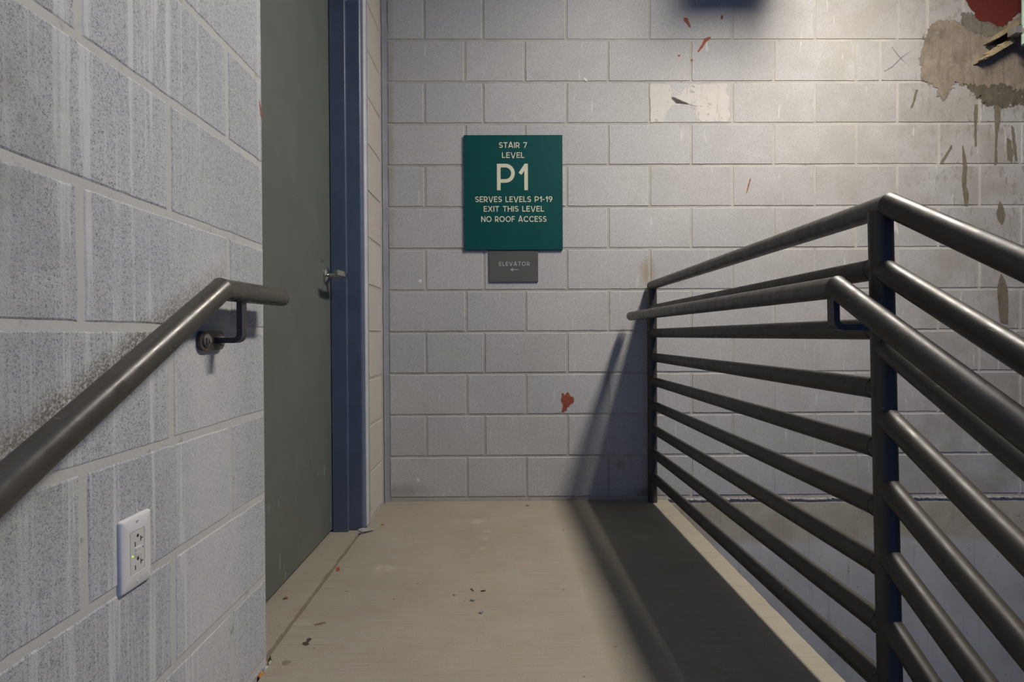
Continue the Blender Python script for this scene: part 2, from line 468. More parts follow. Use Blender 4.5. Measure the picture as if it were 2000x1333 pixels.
# short return beyond the door ------------------------------------------
rects = []
for r in range(-3, 12):
    za, zb = row_z(r)
    rects.append((2.340, 2.588, za + J, zb - J))
WR = wall_blocks('wall_return', (XL, 0, 0), (0, 1, 0), (1, 0, 0), rects, [BLK_R, MOR_B],
                 (2.338, 2.66, -.02, row_z(-3)[1], .10), relief=.0026, seed=8)
struct(WR, 'narrow strip of block wall between the door frame and the back wall', 'wall')
bm = bmesh.new()                                    # smeared mortar in the inside corner
prev = None
for i in range(60):
    z = -.005 + i * .0465
    a = .016 + .006 * noise.noise(Vector((0, 0, z * 9)))
    b = .020 + .006 * noise.noise(Vector((4, 0, z * 9)))
    ring = [bm.verts.new((XL + .0005, DEP - b - .008, z)), bm.verts.new((XL + .006, DEP - b * .45, z)), bm.verts.new((XL + a * .5, DEP - .007, z)), bm.verts.new((XL + a + .006, DEP - .0005, z))]
    if prev:
        for k in range(3): bm.faces.new((prev[k], prev[k + 1], ring[k + 1], ring[k]))
    prev = ring
obj('corner_mortar', bm, CAULK, WR, True)
# concrete below the landing --------------------------------------------
bm = bmesh.new(); box(bm, -1.2, 3.0, DEP - .001, DEP + .19, -2.6, -.02)
WLOW = struct(obj('wall_lower', bm, CONC), 'bare cast concrete wall below the block courses, seen through the railing', 'wall')
bm = bmesh.new()
for i in range(110):                                # rough mortar line on top of the concrete
    x = .80 + i * .02
    rock(bm, (x, DEP - .001, .0 + .006 * noise.noise(Vector((x * 7, 0, 0)))), .014, .004, .0075, i, 1)
obj('bed_mortar', bm, MOR_B, WLOW, True)
bm = bmesh.new(); box(bm, 3.0, 3.15, -1.0, DEP + .19, -2.6, 3.09)
struct(obj('wall_right', bm, PLAIN))
bm = bmesh.new(); box(bm, -1.2, 3.15, .5, DEP + .19, 3.09, 3.21)
struct(obj('ceiling', bm, PLAIN))

# ------------------------------------------------------------------ floor
bm = bmesh.new()
XE = .782
def slab(bm, xa, xb, ya, yb, z, th, jl=0., jr=0., seed=0, n=110):
    Lt, Rt = [], []
    for i in range(n + 1):
        y = ya + (yb - ya) * i / n
        f = noise.noise(Vector((seed, y * 14, 0))) + .6 * noise.noise(Vector((seed, y * 43, 3)))
        g = noise.noise(Vector((seed + 5, y * 14, 0))) + .6 * noise.noise(Vector((seed + 5, y * 43, 3)))
        x0 = xa(y) if callable(xa) else xa
        Lt.append((bm.verts.new((x0 + jl * f, y, z)), bm.verts.new((x0 + jl * f, y, z - th))))
        Rt.append((bm.verts.new((xb + jr * g, y, z)), bm.verts.new((xb + jr * g, y, z - th))))
    for i in range(n):
        bm.faces.new((Lt[i][0], Rt[i][0], Rt[i + 1][0], Lt[i + 1][0]))
        bm.faces.new((Rt[i][0], Rt[i][1], Rt[i + 1][1], Rt[i + 1][0]))
        bm.faces.new((Lt[i][0], Lt[i + 1][0], Lt[i + 1][1], Lt[i][1]))
        bm.faces.new((Lt[i][1], Lt[i + 1][1], Rt[i + 1][1], Rt[i][1]))
    for i in (0, n): bm.faces.new((Lt[i][0], Lt[i][1], Rt[i][1], Rt[i][0]))
slab(bm, lambda y: -.6075 + .0165 * min(1, max(0, (1.372 - y) / .022)), XE, .985, DEP - .001, 0, .16, .0026, .0022, 1)
for k in range(1, 9):                               # the flight going down behind the viewer
    box(bm, -.598, XE, .985 - .30 * k, .985 - .30 * (k - 1) + (.0 if k > 1 else -.001), -.1668 * k - .16, -.1668 * k)
FL = struct(obj('floor', bm, FLOOR), 'beige broomed concrete landing', 'floor')
bm = bmesh.new(); slab(bm, -.95, -.6150, 1.347, 2.336, .0065, .13, 0, .0055, 2)
bmesh.ops.recalc_face_normals(bm, faces=bm.faces[:])
SILL = struct(obj('floor_sill', bm, FLOOR), 'slightly raised concrete strip at the foot of the door', 'floor')
bm = bmesh.new(); box(bm, -.62, -.585, 1.0, 2.65, -.10, -.012)
obj('joint_filler', bm, mat_plain('joint_filler_tan', (.26, .185, .095), .9, 0, .45, 50, .004), FL)
bm = bmesh.new(); box(bm, -1.2, 3.15, -1.6, DEP + .19, -2.7, -2.6)
struct(obj('floor_lower', bm, PLAIN))

# stains on the floor: thin, with ragged outlines
def ragged(bm, pts, z_of, jit, seed, sub=5):
    out = []
    n = len(pts)
    for i in range(n):
        a = Vector((*pts[i], 0)); b = Vector((*pts[(i + 1) % n], 0)); L = (b - a).length
        k = max(1, min(40, int(L / sub)))
        nrm = Vector((-(b - a).y, (b - a).x, 0)).normalized() if L > 0 else Vector()
        for j in range(k):
            p = a.lerp(b, j / k)
            d = (noise.noise(Vector((p.x * 45, p.y * 45, seed))) + .25 * noise.noise(Vector((p.x * 140, p.y * 140, seed)))) * jit
            out.append(z_of(p.x + nrm.x * d, p.y + nrm.y * d))
    return out
def decal(name, pts, mat, parent, plane, jit=.004, th=.0006, seed=0, sub=.006, feather=.012):
    """a film of paint, grout or dirt on a surface: solid inside its outline, breaking up over the feather"""
    bm = bmesh.new(); lay = bm.verts.layers.float.new('film')
    if plane == 'back': top = lambda a, b: Vector((a, DEP - .0006 - th, b))
    elif plane == 'left': top = lambda a, b: Vector((XL + .0006 + th, a, b))
    else: top = lambda a, b: Vector((a, b, th))
    n = len(pts)
    area = sum(pts[k][0] * pts[(k + 1) % n][1] - pts[(k + 1) % n][0] * pts[k][1] for k in range(n))
    if area < 0: pts = pts[::-1]
    flat = ragged(bm, pts, lambda a, b: Vector((a, b)), jit, seed, sub)
    n = len(flat); A, B = [], []
    for k in range(n):
        t = flat[(k + 2) % n] - flat[k - 2]
        nv = Vector((t.y, -t.x)).normalized() if t.length > 1e-9 else Vector((0, 0))
        v = bm.verts.new(top(*flat[k])); v[lay] = 1.0; A.append(v)
        v = bm.verts.new(top(*(flat[k] + nv * feather))); v[lay] = 0.0; B.append(v)
    for tri in tessellate_polygon([[Vector((p.x, p.y, 0)) for p in flat]]):
        try: bm.faces.new([A[q] for q in tri])
        except ValueError: pass
    for k in range(n): bm.faces.new((A[k], B[k], B[(k + 1) % n], A[(k + 1) % n]))
    return obj(name, bm, mat, parent)
DECAL = {
    'pale_a': [(0.702, 2.036), (0.797, 2.036), (0.807, 2.003), (0.802, 1.978), (0.832, 1.958), (0.889, 1.941), (0.907, 1.928), (0.917, 1.911), (0.902, 1.928), (0.852, 1.941), (0.807, 1.936), (0.784, 1.909), (0.766, 1.854), (0.706, 1.854)],
    'pale_b': [(0.852, 1.983), (0.87, 2.018), (0.892, 2.036), (1.078, 2.033), (1.07, 2.003), (1.088, 1.973), (1.083, 1.923), (1.09, 1.886), (1.078, 1.858), (0.965, 1.856), (0.932, 1.874), (0.922, 1.903), (0.942, 1.933), (0.907, 1.936), (0.832, 1.951), (0.807, 1.973)],
    'grout': [(2.05, 2.217), (2.065, 2.257), (2.08, 2.292), (2.095, 2.322), (2.12, 2.334), (2.15, 2.332), (2.191, 2.327), (2.236, 2.314), (2.287, 2.302), (2.363, 2.277), (2.413, 2.296), (2.477, 2.321), (2.565, 2.371), (2.566, 2.021), (2.503, 2.026), (2.44, 2.051), (2.364, 2.039), (2.3, 2.047), (2.237, 2.054), (2.192, 2.052), (2.161, 2.009), (2.141, 1.967), (2.126, 1.997), (2.106, 2.034), (2.091, 2.052), (2.065, 2.054), (2.045, 2.072), (2.042, 2.147)],
    'grey_smear': [(2.241, 2.376), (2.287, 2.366), (2.35, 2.356), (2.388, 2.336), (2.444, 2.321), (2.429, 2.291), (2.363, 2.272), (2.287, 2.297), (2.246, 2.327), (2.231, 2.346)],
    'dark_dirt': [(2.207, 2.077), (2.237, 2.097), (2.288, 2.072), (2.364, 2.082), (2.44, 2.066), (2.566, 2.076), (2.567, 1.934), (2.516, 1.946), (2.453, 1.936), (2.41, 1.926), (2.364, 1.946), (2.334, 1.981), (2.288, 2.007), (2.25, 2.032)],
    'red': [(2.236, 2.466), (2.261, 2.431), (2.277, 2.406), (2.297, 2.386), (2.302, 2.361), (2.327, 2.346), (2.375, 2.341), (2.408, 2.326), (2.431, 2.316), (2.454, 2.339), (2.484, 2.371), (2.514, 2.391), (2.565, 2.416), (2.565, 2.466)],
    'red_mark': [(0.263, 0.528), (0.278, 0.518), (0.295, 0.531), (0.303, 0.508), (0.318, 0.503), (0.315, 0.478), (0.3, 0.468), (0.285, 0.46), (0.29, 0.443), (0.27, 0.43), (0.26, 0.433), (0.272, 0.461), (0.265, 0.486)],
    'drip_a': [(2.238, 1.734), (2.248, 1.696), (2.259, 1.641), (2.256, 1.583), (2.254, 1.54), (2.267, 1.495), (2.264, 1.44), (2.249, 1.445), (2.239, 1.515), (2.234, 1.566), (2.241, 1.621), (2.236, 1.696)],
    'drip_b': [(2.421, 1.462), (2.434, 1.444), (2.447, 1.404), (2.445, 1.369), (2.432, 1.344), (2.414, 1.369), (2.406, 1.399), (2.416, 1.439)],
    'drip_c': [(2.43, 1.105), (2.448, 1.072), (2.459, 1.042), (2.464, 0.979), (2.464, 0.86), (2.429, 0.865), (2.418, 0.941), (2.413, 1.004), (2.415, 1.052)],
    'drip_d': [(2.394, 1.934), (2.422, 1.926), (2.423, 1.859), (2.41, 1.796), (2.405, 1.721), (2.408, 1.65), (2.395, 1.64), (2.398, 1.708), (2.4, 1.791), (2.395, 1.859)],
    'drip_e': [(2.298, 1.934), (2.311, 1.934), (2.309, 1.871), (2.304, 1.821), (2.306, 1.733), (2.299, 1.731), (2.296, 1.821), (2.293, 1.884)],
    'drip_f': [(2.456, 1.771), (2.474, 1.758), (2.487, 1.695), (2.482, 1.65), (2.461, 1.665)],
    'drip_g': [(2.127, 1.651), (2.157, 1.696), (2.182, 1.736), (2.185, 1.726), (2.162, 1.686), (2.142, 1.651)],
    'drip_h': [(2.005, 2.009), (2.015, 2.007), (2.002, 1.959), (1.99, 1.922), (1.98, 1.917), (1.995, 1.957)],
    'drip_i': [(2.478, 1.833), (2.489, 1.821), (2.502, 1.72), (2.507, 1.658), (2.497, 1.665), (2.484, 1.746)],
    'x_a': [(1.886, 2.217), (1.888, 2.218), (1.929, 2.166), (1.963, 2.131), (1.974, 2.122), (1.927, 2.163)],
    'x_b': [(1.851, 2.099), (1.888, 2.121), (1.939, 2.170), (1.979, 2.196), (1.939, 2.166), (1.890, 2.118), (1.852, 2.097)],
    'fleck_a': [(0.868, 2.359), (0.883, 2.357), (0.89, 2.342), (0.9, 2.312), (0.893, 2.315), (0.878, 2.337), (0.868, 2.347)],
    'fleck_b': [(0.968, 2.257), (0.993, 2.267), (0.998, 2.262), (0.978, 2.247), (0.958, 2.217), (0.938, 2.193), (0.933, 2.195), (0.955, 2.23)],
    'fleck_c': [(1.048, 2.369), (1.056, 2.372), (1.058, 2.362), (1.053, 2.352), (1.048, 2.357)],
    'fleck_d': [(0.835, 2.178), (0.847, 2.178), (0.847, 2.173), (0.837, 2.173)],
    'fleck_e': [(0.9, 2.158), (0.91, 2.155), (0.907, 2.148), (0.9, 2.15)],
    'fleck_f': [(1.193, 1.578), (1.188, 1.553), (1.178, 1.518), (1.173, 1.503), (1.181, 1.543)],
    'white_a': [(-0.434, 1.088), (-0.421, 1.088), (-0.419, 1.078), (-0.426, 1.071), (-0.434, 1.078)],
    'white_b': [(-0.45, 0.113), (-0.44, 0.115), (-0.437, 0.1), (-0.447, 0.098)],
    'white_c': [(0.376, 2.069), (0.384, 2.066), (0.394, 2.051), (0.384, 2.054)],
    'rust': [(0.679, 1.199), (0.705, 1.204), (0.71, 1.149), (0.704, 1.074), (0.694, 1.059), (0.684, 1.099)],
}

FE = {'grout': .034, 'dirt': .045, 'grey': .03, 'red': .012, 'pale': .008, 'redm': .004, 'drip': .004, 'x': .0012, 'fleck': .003, 'white': .002}
for k, (nm, m, jit, th) in {
    'pale_a': ('paint_patch', 'pale', .004, .0004), 'pale_b': ('paint_patch', 'pale', .006, .0004),
    'dark_dirt': ('dirt_smear', 'dirt', .009, .0012), 'grout': ('grout_smear', 'grout', .006, .0022),
    'grey_smear': ('grout_smear', 'grey', .006, .0028), 'red': ('primer_patch', 'red', .007, .0034),
    'red_mark': ('paint_smudge', 'redm', .009, .0005),
    'drip_a': ('grout_drip', 'drip', .0012, .001), 'drip_b': ('grout_drip', 'drip', .0012, .001),
    'drip_c': ('grout_drip', 'drip', .0012, .001), 'drip_d': ('grout_drip', 'drip', .0012, .0016),
    'drip_e': ('grout_drip', 'drip', .0012, .001), 'drip_f': ('grout_drip', 'drip', .0012, .001),
    'drip_g': ('grout_drip', 'drip', .0010, .001), 'drip_h': ('grout_drip', 'drip', .0010, .001),
    'drip_i': ('grout_drip', 'drip', .0010, .001),
    'x_a': ('pencil_stroke', 'x', .0005, .0003), 'x_b': ('pencil_stroke', 'x', .0005, .0005),
    'fleck_a': ('paint_fleck', 'fleck', .002, .0005), 'fleck_b': ('paint_fleck', 'fleck', .002, .0005),
    'fleck_c': ('paint_fleck', 'fleck', .001, .0005), 'fleck_d': ('paint_fleck', 'fleck', .001, .0005),
    'fleck_e': ('paint_fleck', 'fleck', .001, .0005), 'fleck_f': ('paint_fleck', 'fleck', .001, .0005),
    'white_a': ('paint_dot', 'white', .001, .0006), 'white_b': ('paint_dot', 'white', .001, .0006),
    'white_c': ('paint_dot', 'white', .001, .0006)}.items():
    decal(nm, DECAL[k], ST[m], WB, 'back', jit, th, len(k) * 3.3, .005, FE.get(m, .004))
decal('paint_fleck', [(1.327, 1.385), (1.333, 1.376), (1.342, 1.357), (1.344, 1.345), (1.338, 1.347), (1.333, 1.362)], ST['fleck'], WL, 'left', .001, .0005, 2, .003, .002)
OIL = stain('dark_drip', (.075, .055, .04), .2, 80, .0005)
decal('drip_stain', [(-0.546, 1.433), (-0.539, 1.437), (-0.541, 1.45), (-0.535, 1.454), (-0.529, 1.447), (-0.532, 1.432), (-0.527, 1.423), (-0.535, 1.418), (-0.544, 1.425)], OIL, FL, 'floor', .001, .0004, 1, .002, .0015)
decal('drip_stain', [(-0.548, 1.522), (-0.536, 1.53), (-0.523, 1.535), (-0.519, 1.529), (-0.53, 1.521), (-0.543, 1.516)], stain('faint_drip', (.17, .13, .095), .2, 80, .0005), FL, 'floor', .001, .0004, 4, .002, .002)
decal('drip_stain', [(-0.564, 1.347), (-0.559, 1.354), (-0.544, 1.347), (-0.549, 1.334), (-0.56, 1.339)], stain('grey_drip', (.22, .19, .145), .2, 80, .0005), FL, 'floor', .001, .0004, 6, .002, .003)
decal('paint_smudge', [(-0.603, 1.896), (-0.597, 1.905), (-0.586, 1.873), (-0.593, 1.865)], ST['redm'], FL, 'floor', .002, .0004, 7, .002, .004)

# ------------------------------------------------------------------ door and frame
HD = 2.42
bm = bmesh.new(); box(bm, -.770, -.7255, 1.378, 2.2365, .017, HD - .004, .0015, 1)
DR = struct(obj('door_1', bm, DOOR), 'flat olive grey steel door set back in the left wall', 'door')
hy, hz = 2.176, 1.054
hd = empty('handle', (0, 0, 0)); hd.parent = DR
bm = bmesh.new()
cyl(bm, (-.7265, hy, hz), (-.720, hy, hz), .032, 40); cyl(bm, (-.720, hy, hz), (-.712, hy, hz), .031, 40, .019)
obj('rose', bm, CHROME, hd, True)
bm = bmesh.new()
cyl(bm, (-.713, hy, hz), (-.650, hy, hz), .0095, 24)
pts = [(-.647, hy + .012, hz), (-.644, hy - .02, hz), (-.644, hy - .07, hz), (-.650, hy - .112, hz)]
flatbar(bm, pts, (0, 0, 1), .019, .012)
obj('lever', bm, CHROME, hd, True)
bm = bmesh.new(); cyl(bm, (-.7265, hy - .046, hz + .052), (-.724, hy - .046, hz + .052), .005, 16)
obj('emergency_keyhole', bm, CHROME, hd, True)

FR = bmesh.new()
def extrude_profile(bm, prof, z0, z1):
    A = [bm.verts.new((x, y, z0)) for x, y in prof]; B = [bm.verts.new((x, y, z1)) for x, y in prof]
    n = len(prof)
    for i in range(n): bm.faces.new((A[i], A[(i + 1) % n], B[(i + 1) % n], B[i]))
    bm.faces.new(A); bm.faces.new(B[::-1])
jamb = [(-.602, 2.289), (-.602, 2.250), (-.606, 2.246), (-.611, 2.2455), (-.6595, 2.2455), (-.6600, 2.228), (-.6615, 2.2265), (-.7215, 2.2265), (-.7225, 2.2275), (-.7225, 2.2405), (-.775, 2.2405), (-.775, 2.289)]
extrude_profile(FR, jamb, .0085, HD + .05)
near = [(-.640, 1.349), (-.640, 1.371), (-.7225, 1.371), (-.7225, 1.374), (-.775, 1.374), (-.775, 1.349)]
extrude_profile(FR, near, .0085, HD + .05)
box(FR, -.775, -.6025, 1.349, 2.289, HD, HD + .05)
T1 = struct(obj('trim_1', FR, FRAME), 'slate blue steel door frame, far jamb showing', 'door frame')
bm = bmesh.new(); box(bm, XL - .02, XL + .0045, 2.2895, 2.3275, .008, HD + .05, .003, 3)
obj('casing_bead', bm, BEAD, T1, True)
bm = bmesh.new()
prev = None
for i in range(80):
    z = -.004 + i * .034
    a = .0035 + .0015 * noise.noise(Vector((1, 0, z * 22)))
    ring = [bm.verts.new((XL + .001, 2.327, z)), bm.verts.new((XL + a, 2.331, z)), bm.verts.new((XL + a, 2.345 + .004 * noise.noise(Vector((7, 0, z * 18))), z)), bm.verts.new((XL - .004, 2.352, z))]
    if prev:
        for k in range(3): bm.faces.new((prev[k], prev[k + 1], ring[k + 1], ring[k]))
    prev = ring
obj('caulk_line', bm, CAULK, T1, True)
bm = bmesh.new(); box(bm, -.80, -.61, 2.290, 2.339, -.05, HD + .05); box(bm, -.80, -.61, 1.30, 1.348, -.05, HD + .05)
obj('jamb_grout', bm, DARK, T1)

# ------------------------------------------------------------------ signs: lettering from strokes
SW = .150
def ell(cx, cz, rx, rz, a0, a1, n=22):
    return [(cx + rx * math.cos(math.radians(a0 + (a1 - a0) * i / n)), cz + rz * math.sin(math.radians(a0 + (a1 - a0) * i / n))) for i in range(n + 1)]
def glyph(ch, s):
    a = s / 2
    if ch == ' ': return .34, []
    if ch == 'S':
        W = .60; r = (.5 - a + a / 2 + a / 2) / 2; r = (1 - s) / 4
        return W, [ell(W / 2, 1 - a - r, W / 2 - a, r, 28, 270, 18)[:-1] + ell(W / 2, a + r, W / 2 - a + .01, r, 90, -152, 18)]
    if ch == 'T': return .62, [[(0, 1 - a), (.62, 1 - a)], [(.31, 1), (.31, 0)]]
    if ch == 'A': return .78, [[(.07, 0), (.36, 1), (.42, 1), (.71, 0)], [(.17, .26), (.61, .26)]]
    if ch == 'I': return s, [[(a, 0), (a, 1)]]
    if ch in 'PR':
        W = .62 if ch == 'R' else .68; r = .28 if ch == 'R' else .29; zc = 1 - a - r + a * .2
        b = ell(W - a - r, 1 - a - r, r, r, 90, -90, 16)
        st = [[(a, 0), (a, 1)], [(a, 1 - a)] + b + [(a, 1 - a - 2 * r)]]
        if ch == 'R': st.append([(W * .42, 1 - a - 2 * r + .02), (W - .04, 0)])
        return W, st
    if ch == '7': return .60, [[(0, 1 - a), (.60 - a * .9, 1 - a), (.20, 0)]]
    if ch == 'L': return .52, [[(a, 1), (a, a), (.52, a)]]
    if ch == 'E': return .55, [[(.55, 1 - a), (a, 1 - a), (a, a), (.55, a)], [(a, .51), (.50, .51)]]
    if ch == 'F': return .54, [[(.54, 1 - a), (a, 1 - a), (a, 0)], [(a, .49), (.49, .49)]]
    if ch == 'V': return .76, [[(.07, 1), (.35, 0), (.41, 0), (.69, 1)]]
    if ch == '1': return .35, [[(.35 - a, 0), (.35 - a, 1)], [(.05, .62), (.35 - a, .95)]]
    if ch == '-': return .36, [[(.02, .43), (.34, .43)]]
    if ch == '9':
        W = .64; r = .5 * (W - s)
        return W, [ell(W / 2, 1 - a - r * .95, r, r * .95, 0, 360, 28), [(W - a, 1 - a - r * .95), (W - a - .01, .56), (W - a - .06, .42), (W * .42, 0)]]
    if ch == 'X': return .72, [[(.06, 0), (.66, 1)], [(.06, 1), (.66, 0)]]
    if ch == 'H': return .70, [[(a, 0), (a, 1)], [(.70 - a, 0), (.70 - a, 1)], [(a, .51), (.70 - a, .51)]]
    if ch == 'N': return .72, [[(a, 0), (a, 1)], [(a, .97), (.72 - a, .03)], [(.72 - a, 0), (.72 - a, 1)]]
    if ch == 'O': return .90, [ell(.45, .5, .45 - a, .5 - a + .01, 0, 360, 36)]
    if ch == 'C': return .80, [ell(.45, .5, .45 - a, .5 - a + .01, 42, 318, 28)]
    if ch == '<': return 1.0, [[(.05, .5), (1.0, .5)], [(.36, .86), (.04, .5), (.36, .14)]]
    raise KeyError(ch)
def ribbon(bm, pts, hw, to3, th):
    pts = [Vector(p) for p in pts]; n = len(pts); Lp, Rp = [], []
    closed = (pts[0] - pts[-1]).length < 1e-4
    for i in range(n):
        a = (pts[i] - pts[i - 1]) if i else ((pts[-1] - pts[-2]) if closed else pts[1] - pts[0])
        b = (pts[i + 1] - pts[i]) if i < n - 1 else ((pts[1] - pts[0]) if closed else a)
        a = a.normalized(); b = b.normalized()
        na, nb = Vector((-a.y, a.x)), Vector((-b.y, b.x))
        m = (na + nb)
        m = m.normalized() if m.length > 1e-5 else na
        k = 1 / max(.45, m.dot(na))
        Lp.append(pts[i] + m * hw * k); Rp.append(pts[i] - m * hw * k)
    def mk(p, d): return bm.verts.new(to3(p.x, p.y, d))
    L0 = [mk(p, th) for p in Lp]; R0 = [mk(p, th) for p in Rp]; L1 = [mk(p, -.0006) for p in Lp]; R1 = [mk(p, -.0006) for p in Rp]
    for i in range(n - 1):
        bm.faces.new((L0[i], L0[i + 1], R0[i + 1], R0[i])); bm.faces.new((L0[i], L1[i], L1[i + 1], L0[i + 1])); bm.faces.new((R0[i], R0[i + 1], R1[i + 1], R1[i]))
    if not closed:
        for i in (0, n - 1): bm.faces.new((L0[i], R0[i], R1[i], L1[i]))
def lettering(text, cx, z, h, width, yf, mat, parent, sw=SW, gap=.17, th=.0009, name='lettering'):
    x = 0; items = []
    for ch in text:
        W, st = glyph(ch, sw); items.append((x, st)); x += W + gap
    tot = x - gap; k = width / tot
    bm = bmesh.new()
    q_ = 0
    for x0, st in items:
        for pl in st:
            q_ += 1
            hx = sw / 2 * h
            pts = [((cx - width / 2) + (x0 + px) * k, z + pz * h) for px, pz in pl]
            ribbon(bm, pts, hx, lambda a, b, d: (a, yf - d, b), th + .00005 * (q_ % 3))
    bmesh.ops.recalc_face_normals(bm, faces=bm.faces[:])
    return obj(name, bm, mat, parent)

SX0, SX1, SZ0, SZ1 = -.2095, .2700, 1.229, 1.787
yf = DEP - .0105
sg = tag(empty('stair_sign', (.03, DEP, 1.508)), 'dark green sign with cream lettering naming the stair and level P1', 'sign')
def local(o, root):                     # keep world placement under an offset root
    o.matrix_parent_inverse = Matrix.Translation(-root.location); return o
bm = bmesh.new(); box(bm, SX0, SX1, yf, DEP - .0003, SZ0, SZ1, .0008, 1)
local(obj('panel', bm, GREEN, sg), sg)
def sx(px): return SX0 + (px - 186) / (967 - 186) * (SX1 - SX0)
def sz(py): return SZ1 - (py - 102) / (1005 - 102) * (SZ1 - SZ0)
for t, x0, x1, y0, y1, sw in (('STAIR 7', 464, 687, 159, 203, .155), ('LEVEL', 487, 665, 238, 282, .155), ('P1', 447, 692, 328, 536, .138),
                          ('SERVES LEVELS P1-19', 273, 886, 584, 629, .155), ('EXIT THIS LEVEL', 340, 819, 660, 704, .155), ('NO ROOF ACCESS', 320, 838, 740, 785, .155)):
    o = lettering(t, (sx(x0) + sx(x1)) / 2, sz(y1), sz(y0) - sz(y1), sx(x1) - sx(x0), yf, CREAM, sg, sw, gap=.15 if t == 'P1' else .11)
    local(o, sg)
es = tag(empty('elevator_sign', (.03, DEP, 1.15)), 'small taupe sign with an arrow, right below the green stair sign', 'sign')
ye = DEP - .006
bm = bmesh.new(); box(bm, -.0905, .1495, ye, DEP - .0003, 1.0735, 1.2285, .0008, 1)
local(obj('panel', bm, GREYS, es), es)
local(lettering('ELEVATOR', (sx(460) + sx(703)) / 2, sz(1130), sz(1098) - sz(1130), sx(703) - sx(460), ye, SILV, es, .15, .20, .0007), es)
local(lettering('<', (sx(550) + sx(615)) / 2, sz(1176), sz(1143) - sz(1176), sx(615) - sx(550), ye, SILV, es, .14, .2, .0007, 'arrow'), es)

# ------------------------------------------------------------------ outlet on the left wall
oc = Vector((XL, .8715, .467))
ot = tag(empty('wall_outlet', oc), 'white duplex power outlet with green pilot light on the near left wall', 'outlet')
xf = XL + .0062
bm = bmesh.new()
# cover plate: domed rectangular ring with an opening for the device
hw, hh, iw, ih = .0355, .0580, .0168, .0335
def rr(w, h, r, x, n=5):
    out = []
    for cx_, cz_, a0 in ((w - r, h - r, 0), (-w + r, h - r, 90), (-w + r, -h + r, 180), (w - r, -h + r, 270)):
        for i in range(n + 1):
            a = math.radians(a0 + 90 * i / n); out.append(bm.verts.new((x - oc.x, cx_ + r * math.cos(a), cz_ + r * math.sin(a))))
    return out
rings = [rr(hw, hh, .0035, XL - .003), rr(hw, hh, .0035, XL + .0025), rr(hw - .0012, hh - .0012, .003, XL + .0046), rr(hw - .004, hh - .004, .003, xf), rr(iw + .0006, ih + .0006, .001, xf + .0004), rr(iw, ih, .001, xf - .0006), rr(iw, ih, .001, XL - .003)]
for A, B in zip(rings, rings[1:]):
    n = len(A)
    for i in range(n): bm.faces.new((A[i], A[(i + 1) % n], B[(i + 1) % n], B[i]))
obj('cover_plate', bm, PLASTIC, ot, True)
def obx(name, y0, y1, z0, z1, x0, x1, m, par, bev=.0003):
    b = bmesh.new(); box(b, x0 - oc.x, x1 - oc.x, y0, y1, z0, z1, bev, 1); return obj(name, b, m, par)
rc = obx('receptacle', -.0163, .0163, -.0330, .0330, XL - .003, xf + .0004, PLAST2, ot)
xr = xf + .0004
for s in (.0205, -.0165):
    b = bmesh.new(); cyl(b, (xr - oc.x - .002, .0008, s + .0045), (xr - oc.x + .0002, .0008, s + .0045), .0027, 20); obj('ground_hole', b, SLOT, rc)
    obx('slot', -.0065, -.0046, s - .0115, s - .0040, xr - .002, xr + .0002, SLOT, rc, 0)
    obx('slot', .0066, .0084, s - .0065, s + .0020, xr - .002, xr + .0002, SLOT, rc, 0)
    obx('slot', .0084, .0128, s - .0032, s - .0016, xr - .002, xr + .0002, SLOT, rc, 0)
obx('button_frame', -.0078, .0090, -.0088, .0082, xr - .001, xr + .0006, PLASTIC, rc, .0005)
obx('test_button', -.0060, .0072, -.0070, -.0006, xr - .001, xr + .0016, PLAST2, rc, .0004)
obx('reset_button', -.0060, .0072, .0004, .0064, xr - .001, xr + .0016, PLAST2, rc, .0004)
b = bmesh.new(); bmesh.ops.create_uvsphere(b, u_segments=14, v_segments=8, radius=.0014, matrix=Matrix.Translation((xr - oc.x, -.0118, -.0045)))
obj('pilot_light', b, LED, rc, True)
b = bmesh.new(); cyl(b, (xr - oc.x - .001, .0132, .0022), (xr - oc.x + .0002, .0132, .0022), .0012, 12); obj('status_hole', b, SLOT, rc)
for s in (.0485, -.0485):
    b = bmesh.new(); cyl(b, (xf - oc.x - .001, 0, s), (xf - oc.x + .0009, 0, s), .0031, 20, .0024); sc = obj('screw', b, PLASTIC, ot, True)
    b = bmesh.new(); box(b, xf - oc.x, xf - oc.x + .0011, -.0022, .0022, s - .0003, s + .0003); obj('screw_slot', b, SLOT, sc)

# ------------------------------------------------------------------ left handrail
RAD = .0211
SLOPE = .557
hl = tag(empty('handrail', (-.543, 1.17, .9)), 'bronze pipe handrail fixed to the near left block wall', 'handrail')
bm = bmesh.new()
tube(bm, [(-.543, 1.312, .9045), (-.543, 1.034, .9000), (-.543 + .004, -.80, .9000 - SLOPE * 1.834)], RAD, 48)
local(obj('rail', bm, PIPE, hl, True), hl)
br = empty('bracket', (0, 0, 0)); br.parent = hl; local(br, hl)
by = 1.112; bz = .803
bm = bmesh.new()
pts = [(XL + .007, by, bz)] + arc((-.556, by, bz + .013), .013, -PI / 2, 0, 6, (1, 0, 0), (0, 0, 1)) + [(-.543, by, .9015 - RAD + .004)]
flatbar(bm, pts, (0, 1, 0), .020, .011)
obj('arm', bm, BRACK, br)
bm = bmesh.new()
for x0, x1 in ((XL - .002, XL + .008),):
    n = 28; A, B = [], []
    for i in range(n):
        a = 2 * PI * i / n; cy_ = .027 * (1 if math.cos(a) > 0 else -1); rr_ = .0195
        y = 1.098 + cy_ + rr_ * math.cos(a); z = bz + rr_ * math.sin(a)
        A.append(bm.verts.new((x0, y, z))); B.append(bm.verts.new((x1, y, z)))
    for i in range(n): bm.faces.new((A[i], A[(i + 1) % n], B[(i + 1) % n], B[i]))
    bm.faces.new(A); bm.faces.new(B[::-1])
